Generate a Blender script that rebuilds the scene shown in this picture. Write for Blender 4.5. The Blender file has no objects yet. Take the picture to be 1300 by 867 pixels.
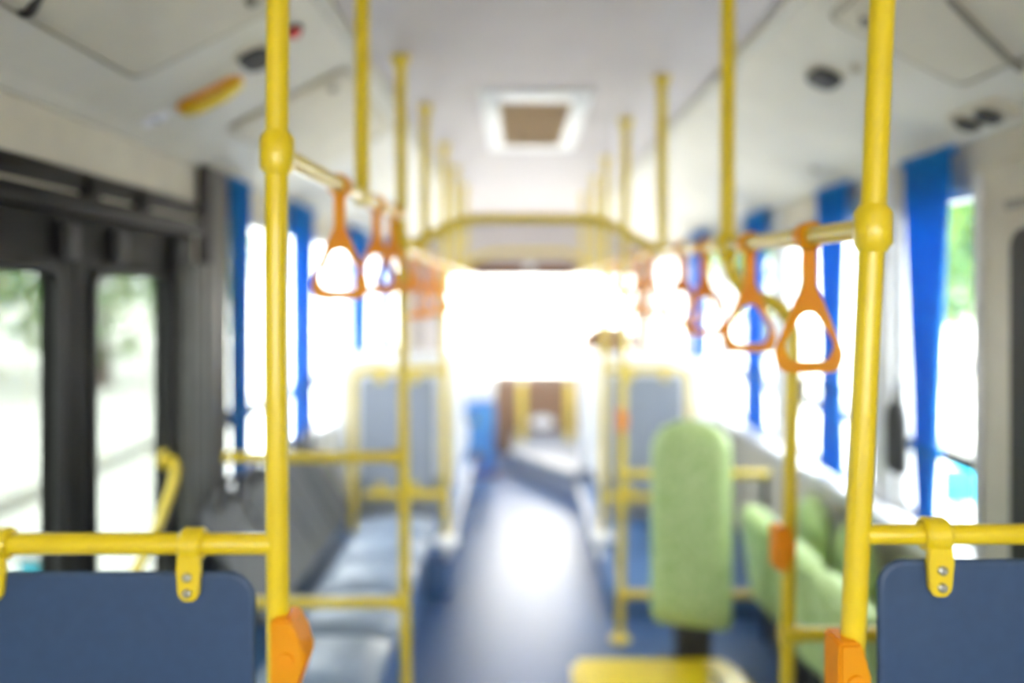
import bpy, bmesh, math, random
from mathutils import Vector, Matrix
S = bpy.context.scene
COL = S.collection
PI = math.pi
random.seed(7)

# ------------------------------------------------------------------ camera
cam = bpy.data.cameras.new('camera')
camo = bpy.data.objects.new('camera', cam)
COL.objects.link(camo)
camo.location = (0, 0, 1.5)
camo.rotation_euler = (PI / 2, 0, 0)
cam.sensor_width = 36.0
cam.lens = 36.0 * 1000 / 1300
cam.shift_x = -7 / 1300
cam.shift_y = -61.5 / 1300
cam.clip_start = 0.02
cam.dof.use_dof = True
cam.dof.focus_distance = 0.90
cam.dof.aperture_fstop = 1.12
S.camera = camo

# ------------------------------------------------------------------ sky and exposure
w = bpy.data.worlds.new('sky')
S.world = w
w.use_nodes = True
nt = w.node_tree
nt.nodes.clear()
wo = nt.nodes.new('ShaderNodeOutputWorld')
bg = nt.nodes.new('ShaderNodeBackground')
bg.inputs['Color'].default_value = (1.0, 0.985, 0.96, 1)
bg.inputs['Strength'].default_value = 4.2
# overcast sky: three times brighter overhead than at the horizon
stc = nt.nodes.new('ShaderNodeTexCoord')
sep = nt.nodes.new('ShaderNodeSeparateXYZ')
mr = nt.nodes.new('ShaderNodeMapRange')
mr.inputs['From Min'].default_value = 0.0
mr.inputs['From Max'].default_value = 1.0
mr.inputs['To Min'].default_value = 0.3333
mr.inputs['To Max'].default_value = 1.0
mxs = nt.nodes.new('ShaderNodeMix')
mxs.data_type = 'RGBA'
mxs.inputs['A'].default_value = (0, 0, 0, 1)
mxs.inputs['B'].default_value = (1.0, 0.985, 0.96, 1)
nt.links.new(stc.outputs['Generated'], sep.inputs[0])
nt.links.new(sep.outputs['Z'], mr.inputs['Value'])
nt.links.new(mr.outputs['Result'], mxs.inputs['Factor'])
nt.links.new(mxs.outputs['Result'], bg.inputs['Color'])
nt.links.new(bg.outputs[0], wo.inputs[0])

sun = bpy.data.lights.new('sun', 'SUN')
suno = bpy.data.objects.new('sun', sun)
COL.objects.link(suno)
sun.energy = 0.8
sun.angle = math.radians(40)
sun.color = (1.0, 0.93, 0.8)
suno.rotation_euler = (math.radians(-68), 0, math.radians(4))     # soft low sun ahead of the bus

S.view_settings.view_transform = 'Standard'
S.view_settings.look = 'None'
S.view_settings.gamma = 1.0
S.view_settings.exposure = 2.85
S.cycles.use_denoising = True
S.cycles.max_bounces = 10
S.cycles.diffuse_bounces = 6
S.cycles.transparent_max_bounces = 24
S.cycles.sample_clamp_indirect = 6.0


# ------------------------------------------------------------------ materials
def lin(r, g, b):
    f = lambda v: (v / 255 / 12.92) if v / 255 <= 0.04045 else ((v / 255 + 0.055) / 1.055) ** 2.4
    return (f(r), f(g), f(b), 1)


def mat(name, rgb, rough=0.5, rgb2=None, scale=30.0, metal=0.0, bump=0.0, coat=0.0, spec=0.5, trans=0.0):
    m = bpy.data.materials.new(name)
    m.use_nodes = True
    t = m.node_tree
    b = t.nodes['Principled BSDF']
    b.inputs['Roughness'].default_value = rough
    b.inputs['Metallic'].default_value = metal
    b.inputs['Coat Weight'].default_value = coat
    b.inputs['Specular IOR Level'].default_value = spec
    tc = t.nodes.new('ShaderNodeTexCoord')
    n = t.nodes.new('ShaderNodeTexNoise')
    n.inputs['Scale'].default_value = scale
    n.inputs['Detail'].default_value = 4
    t.links.new(tc.outputs['Object'], n.inputs['Vector'])
    r = t.nodes.new('ShaderNodeValToRGB')
    c1 = lin(*rgb)
    c2 = lin(*(rgb2 or tuple(max(0, v * 0.93) for v in rgb)))
    r.color_ramp.elements[0].color = c2
    r.color_ramp.elements[1].color = c1
    r.color_ramp.elements[0].position = 0.35
    r.color_ramp.elements[1].position = 0.65
    t.links.new(n.outputs['Fac'], r.inputs['Fac'])
    t.links.new(r.outputs['Color'], b.inputs['Base Color'])
    if bump:
        bp = t.nodes.new('ShaderNodeBump')
        bp.inputs['Strength'].default_value = bump
        bp.inputs['Distance'].default_value = 0.003
        t.links.new(n.outputs['Fac'], bp.inputs['Height'])
        t.links.new(bp.outputs['Normal'], b.inputs['Normal'])
    if trans:
        out = t.nodes['Material Output']
        tr = t.nodes.new('ShaderNodeBsdfTranslucent')
        t.links.new(r.outputs['Color'], tr.inputs['Color'])
        mx = t.nodes.new('ShaderNodeMixShader')
        mx.inputs[0].default_value = trans
        t.links.new(b.outputs[0], mx.inputs[1])
        t.links.new(tr.outputs[0], mx.inputs[2])
        t.links.new(mx.outputs[0], out.inputs['Surface'])
    return m


def glass(name, tint, gloss=0.05):
    m = bpy.data.materials.new(name)
    m.use_nodes = True
    t = m.node_tree
    t.nodes.clear()
    out = t.nodes.new('ShaderNodeOutputMaterial')
    tr = t.nodes.new('ShaderNodeBsdfTransparent')
    tr.inputs['Color'].default_value = (*tint, 1)
    gl = t.nodes.new('ShaderNodeBsdfGlossy')
    gl.inputs['Roughness'].default_value = 0.03
    mx = t.nodes.new('ShaderNodeMixShader')
    mx.inputs[0].default_value = gloss
    t.links.new(tr.outputs[0], mx.inputs[1])
    t.links.new(gl.outputs[0], mx.inputs[2])
    t.links.new(mx.outputs[0], out.inputs['Surface'])
    return m


M = dict(
    yellow=mat('yellow_paint', (224, 195, 16), 0.28, (217, 188, 12), 12, coat=0.3),
    orange=mat('orange_plastic', (252, 186, 16), 0.4, (248, 178, 12), 20, trans=0.5),
    blue_panel=mat('blue_laminate', (40, 66, 100), 0.5, (37, 62, 95), 60),
    ceiling=mat('ceiling_white', (194, 185, 185), 0.55, (189, 180, 180), 6),
    cove=mat('cove_beige', (214, 210, 198), 0.5, (208, 204, 192), 5),
    hatch_beige=mat('hatch_beige', (206, 199, 180), 0.5, (200, 193, 175), 8),
    wall=mat('wall_beige', (196, 190, 174), 0.5, (188, 182, 168), 8),
    seam=mat('seam_grey', (140, 136, 124), 0.6),
    sleeve=mat('sleeve_grey', (96, 97, 94), 0.55, (84, 85, 82), 14),
    platform=mat('platform_blue_grey', (108, 118, 140), 0.5, (100, 110, 132), 30),
    gasket=mat('gasket_beige', (176, 170, 152), 0.6),
    wall_low=mat('wall_lower_grey', (150, 152, 154), 0.6, (142, 144, 148), 10),
    dark=mat('dark_frame', (15, 13, 13), 0.5, (12, 10, 10), 14, spec=0.12),
    rubber=mat('black_rubber', (20, 20, 21), 0.6),
    post=mat('post_grey', (50, 46, 43), 0.5, (44, 40, 38), 10),
    pillar=mat('pillar_grey', (210, 211, 216), 0.3),
    floor=mat('floor_vinyl', (56, 86, 132), 0.38, (48, 78, 120), 90),
    podium=mat('podium_blue', (58, 98, 148), 0.45, (50, 90, 138), 60),
    curtain=mat('blue_curtain', (18, 144, 216), 0.75, (12, 128, 204), 25, bump=0.2, trans=0.5),
    seat_grey=mat('seat_grey_vinyl', (74, 76, 80), 0.45, (66, 68, 74), 40, bump=0.1),
    cushion=mat('cushion_blue_grey', (128, 142, 162), 0.42, (116, 130, 152), 40, bump=0.1),
    green=mat('green_upholstery', (190, 210, 150), 0.5, (156, 186, 108), 45, bump=0.3),
    green_dark=mat('green_backing', (120, 168, 90), 0.5, (104, 150, 78), 30),
    white=mat('white_plastic', (242, 242, 243), 0.4),
    grey_panel=mat('grey_partition', (140, 148, 162), 0.5, (134, 142, 156), 40),
    brown=mat('brown_panel', (112, 66, 24), 0.6, (98, 56, 18), 20, spec=0.2),
    hatch_brown=mat('hatch_brown_mesh', (168, 138, 98), 0.6, (156, 128, 90), 80),
    cyan=mat('cyan_sign', (20, 176, 205), 0.5),
    mach_blue=mat('machine_blue', (6, 84, 190), 0.4, (8, 140, 205), 3),
    red=mat('red_plastic', (205, 40, 40), 0.4),
    black=mat('black_cloth', (24, 24, 26), 0.8),
    metal=mat('steel', (190, 188, 180), 0.3, metal=1.0),
    leaf=mat('leaf_green', (58, 96, 26), 0.6, (112, 142, 48), 2.0, trans=0.3),
    bark=mat('bark', (92, 74, 58), 0.85, (70, 56, 44), 12, bump=0.5),
    road=mat('pale_concrete', (176, 174, 168), 0.85, (164, 162, 156), 3),
    kerb=mat('kerb_stone', (160, 158, 152), 0.8, (140, 138, 134), 12),
    sign_white=mat('label_white', (232, 234, 244), 0.4),
    screen=mat('screen_grey', (150, 165, 180), 0.2),
    nosing=mat('step_nosing', (214, 210, 206), 0.5),
)
M['pane'] = glass('window_glass', (0.88, 0.92, 0.93))
M['pane_door'] = glass('door_glass', (0.40, 0.43, 0.42))
M['pane_front'] = glass('windscreen_glass', (0.97, 0.97, 0.96))

# ------------------------------------------------------------------ mesh helpers


def box(bm, x0, x1, y0, y1, z0, z1, bev=0.0, seg=2):
    r = bmesh.ops.create_cube(bm, size=1.0)
    vs = r['verts']
    for v in vs:
        v.co = Vector(((x0 + x1) / 2 + v.co.x * (x1 - x0), (y0 + y1) / 2 + v.co.y * (y1 - y0), (z0 + z1) / 2 + v.co.z * (z1 - z0)))
    if bev > 0:
        es = {e for v in vs for e in v.link_edges}
        bmesh.ops.bevel(bm, geom=list(es), offset=bev, segments=seg, affect='EDGES', profile=0.5)
    return bm


def bx(*a, **k):
    return box(bmesh.new(), *a, **k)


def smooth_path(pts, n=8):
    pts = [Vector(p) for p in pts]
    if len(pts) < 3:
        return pts
    out = []
    for i in range(len(pts) - 1):
        p0 = pts[max(i - 1, 0)]
        p1, p2 = pts[i], pts[i + 1]
        p3 = pts[min(i + 2, len(pts) - 1)]
        for k in range(n):
            t = k / n
            out.append(0.5 * ((2 * p1) + (p2 - p0) * t + (2 * p0 - 5 * p1 + 4 * p2 - p3) * t * t + (3 * p1 - p0 - 3 * p2 + p3) * t ** 3))
    out.append(pts[-1])
    return out


def fillet(pts, r=0.06, n=6):
    pts = [Vector(p) for p in pts]
    out = [pts[0]]
    for i in range(1, len(pts) - 1):
        a, b, c = pts[i - 1], pts[i], pts[i + 1]
        d1 = (a - b)
        d2 = (c - b)
        rr = min(r, d1.length * 0.45, d2.length * 0.45)
        p, q = b + d1.normalized() * rr, b + d2.normalized() * rr
        for k in range(n + 1):
            t = k / n
            out.append((1 - t) ** 2 * p + 2 * t * (1 - t) * b + t * t * q)
    out.append(pts[-1])
    return out


def tube(bm, pts, r, seg=16, closed=False, squash=None):
    pts = [Vector(p) for p in pts]
    n = len(pts)
    rings = []
    nrm = None
    for i, p in enumerate(pts):
        if closed:
            t = (pts[(i + 1) % n] - pts[i - 1]).normalized()
        elif i == 0:
            t = (pts[1] - p).normalized()
        elif i == n - 1:
            t = (p - pts[-2]).normalized()
        else:
            t = (pts[i + 1] - pts[i - 1]).normalized()
        if nrm is None:
            ref = Vector((0, 1, 0)) if abs(t.y) < 0.9 else Vector((1, 0, 0))
            nrm = (ref - t * ref.dot(t)).normalized()
        else:
            nrm = (nrm - t * nrm.dot(t)).normalized()
        bi = t.cross(nrm)
        ra = r[i] if isinstance(r, (list, tuple)) else r
        sa, sb = squash or (1, 1)
        rings.append([bm.verts.new(p + nrm * (math.cos(2 * PI * k / seg) * ra * sa) + bi * (math.sin(2 * PI * k / seg) * ra * sb)) for k in range(seg)])
    m = n if closed else n - 1
    for i in range(m):
        a, b = rings[i], rings[(i + 1) % n]
        for k in range(seg):
            bm.faces.new((a[k], a[(k + 1) % seg], b[(k + 1) % seg], b[k]))
    if not closed:
        bm.faces.new(rings[0][::-1])
        bm.faces.new(rings[-1])
    return bm


def tb(*a, **k):
    return tube(bmesh.new(), *a, **k)


def prism(bm, prof, axis, a, b):
    """closed 2-D profile swept along an axis from a to b"""
    def put(u, v, t):
        return {'x': (t, u, v), 'y': (u, t, v), 'z': (u, v, t)}[axis]
    A = [bm.verts.new(put(u, v, a)) for u, v in prof]
    B = [bm.verts.new(put(u, v, b)) for u, v in prof]
    n = len(prof)
    for i in range(n):
        bm.faces.new((A[i], A[(i + 1) % n], B[(i + 1) % n], B[i]))
    bm.faces.new(A[::-1])
    bm.faces.new(B)
    return bm


def round_rect(u0, u1, v0, v1, r, n=6):
    out = []
    for cx, cy, a0 in ((u1 - r, v1 - r, 0), (u0 + r, v1 - r, 90), (u0 + r, v0 + r, 180), (u1 - r, v0 + r, 270)):
        for k in range(n + 1):
            a = math.radians(a0 + 90 * k / n)
            out.append((cx + r * math.cos(a), cy + r * math.sin(a)))
    return out


def obj(name, bm, m, parent=None, smooth=True):
    bmesh.ops.recalc_face_normals(bm, faces=bm.faces[:])
    if parent is not None:
        bmesh.ops.translate(bm, verts=bm.verts[:], vec=-world_loc(parent))
    me = bpy.data.meshes.new(name)
    bm.to_mesh(me)
    bm.free()
    me.materials.append(M[m] if isinstance(m, str) else m)
    if smooth:
        me.polygons.foreach_set('use_smooth', [True] * len(me.polygons))
        me.set_sharp_from_angle(angle=math.radians(38))
    o = bpy.data.objects.new(name, me)
    COL.objects.link(o)
    o.parent = parent
    return o


def world_loc(o):
    v = Vector(o.location)
    while o.parent:
        o = o.parent
        v += o.location
    return v


def tag(o, label, cat, group=None):
    o['label'] = label
    o['category'] = cat
    if group:
        o['group'] = group
    return o


def thing(name, label, cat, loc=(0, 0, 0), group=None):
    o = bpy.data.objects.new(name, None)
    COL.objects.link(o)
    o.location = loc
    o.empty_display_size = 0.1
    return tag(o, label, cat, group)


def struct(name, bm, m, parent=None, smooth=False):
    o = obj(name, bm, m, parent, smooth)
    if parent is None:
        o['kind'] = 'structure'
    return o


def struct_empty(name, loc):
    o = bpy.data.objects.new(name, None)
    COL.objects.link(o)
    o.location = loc
    o['kind'] = 'structure'
    return o


def dup(root, loc, label=None, group=None):
    def cp(o, par):
        c = o.copy()
        COL.objects.link(c)
        c.parent = par
        for ch in [q for q in COL.objects if q.parent is o]:
            cp(ch, c)
        return c
    r = cp(root, None)
    r.location = loc
    if label:
        r['label'] = label
    if group:
        r['group'] = group
    return r


# ------------------------------------------------------------------ bus shell
XL, XR = -1.10, 1.30           # inner faces of the side walls
YB, YF = -1.7, 8.1             # rear and front
ZC = 2.25                      # flat ceiling
CL, CR = -0.48, 0.69           # edges of the flat ceiling
ZW = 1.93                      # top of the side walls

struct('floor', bx(XL - 0.06, XR + 0.06, YB, YF + 0.06, -0.06, 0), 'floor')
HX0, HX1, HY0, HY1 = -0.115, 0.255, 3.0, 3.98      # roof hatch opening
bm = bmesh.new()
box(bm, CL - 0.03, HX0, YB, YF, ZC, ZC + 0.05)
box(bm, HX1, CR + 0.03, YB, YF, ZC, ZC + 0.05)
box(bm, HX0, HX1, YB, HY0, ZC, ZC + 0.05)
box(bm, HX0, HX1, HY1, YF, ZC, ZC + 0.05)
struct('ceiling', bm, 'ceiling')


def cove(name, xw, xc):
    s = 1 if xc > xw else -1
    prof = [(xw - s * 0.02, ZW)]
    prof += [(xw + s * 0.015, ZW + 0.005), (xw + s * 0.05, ZW + 0.03), (xc, ZC)]
    prof += [(xc, ZC + 0.05), (xw - s * 0.02, ZW + 0.08)]
    return struct(name, prism(bmesh.new(), prof, 'y', YB, YF), 'cove')


cove('ceiling_left', XL, CL)
cove('ceiling_right', XR, CR)
# slim trim strips on the fold between flat ceiling and sloping side
struct('trim_1', bx(CL - 0.035, CL + 0.012, YB, YF, ZC - 0.02, ZC + 0.01, bev=0.004), 'wall')
struct('trim_2', bx(CR - 0.012, CR + 0.035, YB, YF, ZC - 0.02, ZC + 0.01, bev=0.004), 'wall')
# ceiling seams of the flat part
SILL = 0.77


def wall(name, x0, x1, cuts):
    """solid side wall from YB to YF with openings (y0, y1, z0, z1)"""
    bm = bmesh.new()
    y = YB
    for (a, b, z0, z1) in sorted(cuts):
        if a > y:
            box(bm, x0, x1, y, a, -0.06, ZW + 0.02)
        if z0 > -0.06:
            box(bm, x0, x1, a, b, -0.06, z0)
        box(bm, x0, x1, a, b, z1, ZW + 0.02)
        y = b
    box(bm, x0, x1, y, YF, -0.06, ZW + 0.02)
    return struct(name, bm, 'wall')


L_WIN = [(2.98, 4.08), (4.16, 5.26), (5.34, 6.44), (6.52, 7.6)]
R_WIN = [(2.16, 2.70), (2.86, 3.86), (3.96, 4.96), (5.06, 6.06), (6.16, 7.5)]
L_BACK = [(-1.4, -0.5)]
R_BACK = [(-1.4, -0.5)]
DOOR = (0.95, 2.68, -0.06, 1.79)
wall('wall_left', XL - 0.06, XL, [(a, b, SILL, 1.80) for a, b in L_WIN + L_BACK] + [DOOR])
wall('wall_right', XR, XR + 0.06, [(a, b, SILL, 1.80) for a, b in R_WIN + R_BACK])
wn = 0


def window(side, a, b):
    global wn
    wn += 1
    x = XL - 0.03 if side < 0 else XR + 0.03
    e = struct_empty('window_%d' % wn, (x, (a + b) / 2, SILL))
    bm = bmesh.new()
    t = 0.025
    z0, z1 = SILL, 1.80
    box(bm, x - 0.02, x + 0.02, a, a + t, z0, z1)
    box(bm, x - 0.02, x + 0.02, b - t, b, z0, z1)
    box(bm, x - 0.02, x + 0.02, a + t, b - t, z0, z0 + t)
    box(bm, x - 0.02, x + 0.02, a + t, b - t, z1 - t, z1)
    obj('frame', bm, 'pillar', e, False)
    obj('crossbar', bx(x - 0.015, x + 0.015, a + t, b - t, 0.980, 1.012), 'dark', e, False)
    obj('pane', bx(x - 0.003, x + 0.003, a + t, b - t, 1.01, z1 - t), 'pane', e, False)
    obj('pane', bx(x - 0.003, x + 0.003, a + t, b - t, z0 + t, 0.985), 'pane', e, False)
    mid = (a + b) / 2
    if b - a > 0.8:
        obj('sash_bar', bx(x - 0.012, x + 0.012, mid - 0.012, mid + 0.012, 1.01, z1 - t), 'rubber', e, False)


for a, b in L_WIN + L_BACK:
    window(-1, a, b)
for a, b in R_WIN + R_BACK:
    window(1, a, b)

# pale sill ledges under the windows
struct('trim_3', bx(XL, XL + 0.05, 2.75, 7.7, SILL - 0.04, SILL, bev=0.006), 'pillar')
struct('trim_4', bx(XR - 0.11, XR, 2.16, 5.6, SILL - 0.04, SILL, bev=0.012), 'pillar')
# pale grey window pillars standing proud of the wall
ti = 5
for (ya, yb) in ((2.70, 2.86), (3.86, 3.96), (4.96, 5.06), (6.06, 6.16)):
    struct('trim_%d' % ti, bx(XR - 0.02, XR, ya + 0.005, yb - 0.005, SILL, ZW, bev=0.006), 'pillar')
    ti += 1
for (ya, yb) in ((4.08, 4.16), (5.26, 5.34), (6.44, 6.52)):
    struct('trim_%d' % ti, bx(XL, XL + 0.02, ya + 0.002, yb - 0.002, SILL, 1.80, bev=0.006), 'pillar')
    ti += 1
# dark post after the entrance door, a grey sleeve beside it
struct('trim_%d' % ti, bx(XL, XL + 0.05, 2.69, 2.87, 0, ZW + 0.01, bev=0.012), 'post')
ti += 1
bm = bmesh.new()
for k in range(4):
    y0 = 2.505 + k * 0.041
    box(bm, XL + 0.008, XL + 0.058 + 0.008 * (k % 2), y0, y0 + 0.041, 0, 1.60, bev=0.008)
struct('trim_%d' % ti, bm, 'sleeve')
ti += 1
# baseboard ledges
struct('baseboard_left', bx(XL, XL + 0.02, 2.9, YF, 0, 0.12), 'rubber')
struct('baseboard_right', bx(XR - 0.02, XR, YB, YF, 0, 0.12), 'rubber')

# rear wall with a window behind the viewer
bm = bmesh.new()
box(bm, XL - 0.06, XR + 0.06, YB - 0.06, YB, -0.06, 1.0)
box(bm, XL - 0.06, XR + 0.06, YB - 0.06, YB, 1.85, ZC + 0.05)
box(bm, XL - 0.06, -0.75, YB - 0.06, YB, 1.0, 1.85)
box(bm, 0.95, XR + 0.06, YB - 0.06, YB, 1.0, 1.85)
struct('wall_rear', bm, 'wall')

# front wall with the wide windscreen
WX0, WX1, WZ0, WZ1 = -0.80, 1.24, 0.62, 1.69
bm = bmesh.new()
box(bm, XL - 0.06, XR + 0.06, YF, YF + 0.06, -0.06, WZ0)
box(bm, XL - 0.06, XR + 0.06, YF, YF + 0.06, WZ1, ZC + 0.05)
box(bm, XL - 0.06, WX0, YF, YF + 0.06, WZ0, WZ1)
box(bm, WX1, XR + 0.06, YF, YF + 0.06, WZ0, WZ1)
struct('wall_front', bm, 'ceiling')
wn += 1
e = struct_empty('window_%d' % wn, (0.1, YF + 0.03, WZ0))
bm = bmesh.new()
for (x0, x1, z0, z1) in ((WX0, WX0 + 0.04, WZ0, WZ1), (WX1 - 0.04, WX1, WZ0, WZ1), (WX0 + 0.04, WX1 - 0.04, WZ0, WZ0 + 0.04), (WX0 + 0.04, WX1 - 0.04, WZ1 - 0.03, WZ1)):
    box(bm, x0, x1, YF + 0.01, YF + 0.05, z0, z1)
obj('frame', bm, 'rubber', e, False)
obj('windscreen_pane', bx(WX0 + 0.04, WX1 - 0.04, YF + 0.027, YF + 0.033, WZ0 + 0.04, WZ1 - 0.03), 'pane_front', e, False)
for x in (-0.35, 0.45):
    obj('wiper', tb([(x, YF + 0.075, WZ0 + 0.0), (x + 0.08, YF + 0.075, WZ0 + 0.30), (x + 0.12, YF + 0.075, WZ0 + 0.62)], 0.008, 8), 'rubber', e)

# front bulkhead strip: brown visor board with a small round lamp
t = thing('sun_visor', 'long brown visor board across the top of the windscreen', 'visor', (0.07, YF - 0.06, 1.69))
obj('board', bx(-0.46, 0.60, YF - 0.08, YF - 0.04, 1.69, 1.80, bev=0.01), 'brown', t)
obj('bracket', bx(-0.30, -0.26, YF - 0.05, YF, 1.76, 1.80), 'rubber', t)
obj('bracket', bx(0.40, 0.44, YF - 0.05, YF, 1.76, 1.80), 'rubber', t)
t = thing('dome_lamp', 'small round white lamp on the middle of the brown visor board', 'lamp', (0.12, YF - 0.08, 1.75))
bm = bmesh.new()
bmesh.ops.create_uvsphere(bm, u_segments=20, v_segments=10, radius=0.05, matrix=Matrix.Translation((0.12, YF - 0.085, 1.755)) @ Matrix.Diagonal((1, 0.5, 1, 1)))
obj('diffuser', bm, 'white', t)
obj('rim', tb([(0.12, YF - 0.095, 1.755), (0.12, YF - 0.08, 1.755)], 0.056, 20), 'metal', t)

# roof hatch
t = thing('roof_hatch', 'white framed roof hatch with a brown mesh screen in the flat ceiling', 'hatch', (0.07, 3.49, ZC))
bm = bmesh.new()
fw = 0.075
for (x0, x1, y0, y1) in ((HX0 - 0.03, HX0 + fw - 0.03, HY0 - 0.1, HY1 + 0.1), (HX1 + 0.03 - fw, HX1 + 0.03, HY0 - 0.1, HY1 + 0.1), (HX0 + fw - 0.03, HX1 + 0.03 - fw, HY0 - 0.1, HY0 + 0.06), (HX0 + fw - 0.03, HX1 + 0.03 - fw, HY1 - 0.02, HY1 + 0.1)):
    box(bm, x0, x1, y0, y1, ZC - 0.012, ZC, bev=0.005)
obj('frame', bm, 'white', t)
obj('screen', bx(HX0 + 0.02, HX1 - 0.02, HY0 + 0.03, HY1, ZC - 0.006, ZC + 0.01), 'hatch_brown', t)
bm = bmesh.new()
for k in range(12):
    y = HY0 + 0.1 + k * 0.075
    box(bm, HX0 + 0.045, HX1 - 0.045, y, y + 0.012, ZC - 0.012, ZC - 0.006)
o = obj('screen_ribs', bm, 'hatch_brown', t, False)

# ------------------------------------------------------------------ sloping cove fittings
SLL = (ZC - ZW - 0.03) / (CL - XL - 0.05)            # rise per metre, left slope
SLR = (ZC - ZW - 0.03) / (XR - 0.05 - CR)


def hitL(px, py):
    a, b = (px - 657) / 1000, (372 - py) / 1000
    # 1.5 + b k = ZW+.03 + (a k - XL - .05) * SLL
    k = (ZW + 0.03 - 1.5 + (-XL - 0.05) * SLL) / (b - a * SLL)
    return Vector((a * k, k, 1.5 + b * k))


def hitR(px, py):
    a, b = (px - 657) / 1000, (372 - py) / 1000
    k = (ZW + 0.03 - 1.5 + (XR - 0.05) * SLR) / (b + a * SLR)
    return Vector((a * k, k, 1.5 + b * k))


def frame_on(side):
    """tangent frame of the slope: along y, up the slope, and the normal into the bus"""
    s = SLL if side < 0 else SLR
    up = Vector((1, 0, s)).normalized() if side < 0 else Vector((-1, 0, s)).normalized()
    yv = Vector((0, 1, 0))
    n = Vector((s, 0, -1)).normalized() if side < 0 else Vector((-s, 0, -1)).normalized()
    return yv, up, n


def slab_on(side, c, ly, lu, h, r=0.02, n=5, sink=0.0):
    """rounded slab lying on the slope centred at c (sizes along y and up the slope)"""
    yv, up, nn = frame_on(side)
    bm = bmesh.new()
    prof = round_rect(-ly / 2, ly / 2, -lu / 2, lu / 2, r, n)
    A = [bm.verts.new(c + yv * u + up * v - nn * sink) for u, v in prof]
    B = [bm.verts.new(c + yv * u * 0.985 + up * v * 0.985 + nn * h) for u, v in prof]
    m = len(prof)
    for i in range(m):
        bm.faces.new((A[i], A[(i + 1) % m], B[(i + 1) % m], B[i]))
    bm.faces.new(A[::-1])
    bm.faces.new(B)
    return bm


def on(side, c, u, v, h):
    yv, up, nn = frame_on(side)
    return c + yv * u + up * v + nn * h


def access_hatch(side, c, ly, lu, label, knobs):
    t = thing('access_hatch', label, 'hatch', c)
    obj('panel', slab_on(side, c, ly, lu, 0.012, 0.03), 'hatch_beige', t)
    yv, up, nn = frame_on(side)
    ring = [on(side, c, u, v, 0.003) for u, v in round_rect(-ly / 2 - 0.012, ly / 2 + 0.012, -lu / 2 - 0.012, lu / 2 + 0.012, 0.035, 4)]
    obj('gasket', tb(ring, 0.004, 6, closed=True), 'gasket', t)
    for (u, v) in knobs:
        q = on(side, c, u, v, 0)
        obj('latch', tb([q + nn * 0.010, q + nn * 0.026], [0.017, 0.013], 14), 'seam', t)
    return t


# near left hatch: its far corner lies at about (200, 95), near edge runs out of the frame
c = hitL(185, 20)
access_hatch(-1, Vector((-0.74, 1.50, ZW + 0.03 + (-0.74 - XL - 0.05) * SLL)), 0.80, 0.40, 'large beige ceiling hatch over the dark entrance door', [(0.30, 0.14), (-0.28, 0.14)])
access_hatch(-1, Vector((-0.735, 2.98, ZW + 0.03 + (-0.735 - XL - 0.05) * SLL)), 0.95, 0.40, 'pale ceiling hatch above the grey bench and the first blue curtains', [(0.4, 0.14), (-0.4, 0.14)])
access_hatch(1, Vector((0.955, 1.62, ZW + 0.03 + (XR - 0.05 - 0.955) * SLR)), 0.72, 0.36, 'beige ceiling hatch behind the near yellow pole on the curtain side', [(0.28, 0.12), (-0.26, 0.12)])

# door handle of the emergency release on the left slope
c = hitL(266, 118)
t = thing('emergency_handle', 'orange and yellow curved emergency handle on the sloping ceiling over the door', 'handle', c)
yv, up, nn = frame_on(-1)
obj('base_plate', slab_on(-1, c, 0.075, 0.20, 0.008, 0.036), 'orange', t)
arc = smooth_path([on(-1, c, 0.012, -0.085, 0.010), on(-1, c, -0.014, -0.035, 0.03), on(-1, c, -0.014, 0.035, 0.03), on(-1, c, 0.010, 0.085, 0.010)], 6)
obj('grip', tb(arc, 0.016, 10), 'yellow', t)
c = hitL(197, 151)
t = thing('oval_label', 'small white oval sticker plate on the ceiling below the orange and yellow handle', 'label', c)
obj('plate', slab_on(-1, c, 0.045, 0.085, 0.006, 0.021), 'sign_white', t)
obj('print', slab_on(-1, on(-1, c, 0.0, 0.0, 0.006), 0.03, 0.014, 0.001, 0.006), 'screen', t)


def speaker(side, c, label, r=0.04):
    t = thing('ceiling_vent', label, 'vent', c)
    yv, up, nn = frame_on(side)
    obj('rim', slab_on(side, c, r * 3.5, r * 2.3, 0.007, r), 'hatch_beige', t)
    obj('grille', slab_on(side, on(side, c, 0, 0, 0.005), r * 3.1, r * 1.95, 0.009, r * 0.9), 'rubber', t)
    for k in range(5):
        v = (k - 2) * r * 0.36
        hw = math.sqrt(max(r * r * 0.75 - v * v, 0))
        obj('slat', tb([on(side, c, -hw * 1.3, v, 0.015), on(side, c, hw * 1.3, v, 0.015)], 0.0028, 6), 'dark', t)
    return t


speaker(-1, hitL(324, 72), 'round black vent beside the orange and yellow emergency handle', 0.043)
speaker(1, hitR(1048, 97), 'round black vent on the sloping ceiling above the curtains', 0.045)
c = hitL(371, 38)
t = thing('stop_lamp', 'small red round lamp on the ceiling just behind the near yellow pole', 'lamp', c)
yv, up, nn = frame_on(-1)
obj('lens', tb([c, c + nn * 0.012, c + nn * 0.02], [0.022, 0.02, 0.012], 16), 'red', t)
obj('rim', tb([c - nn * 0.002, c + nn * 0.006], 0.028, 16), 'rubber', t)

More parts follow.
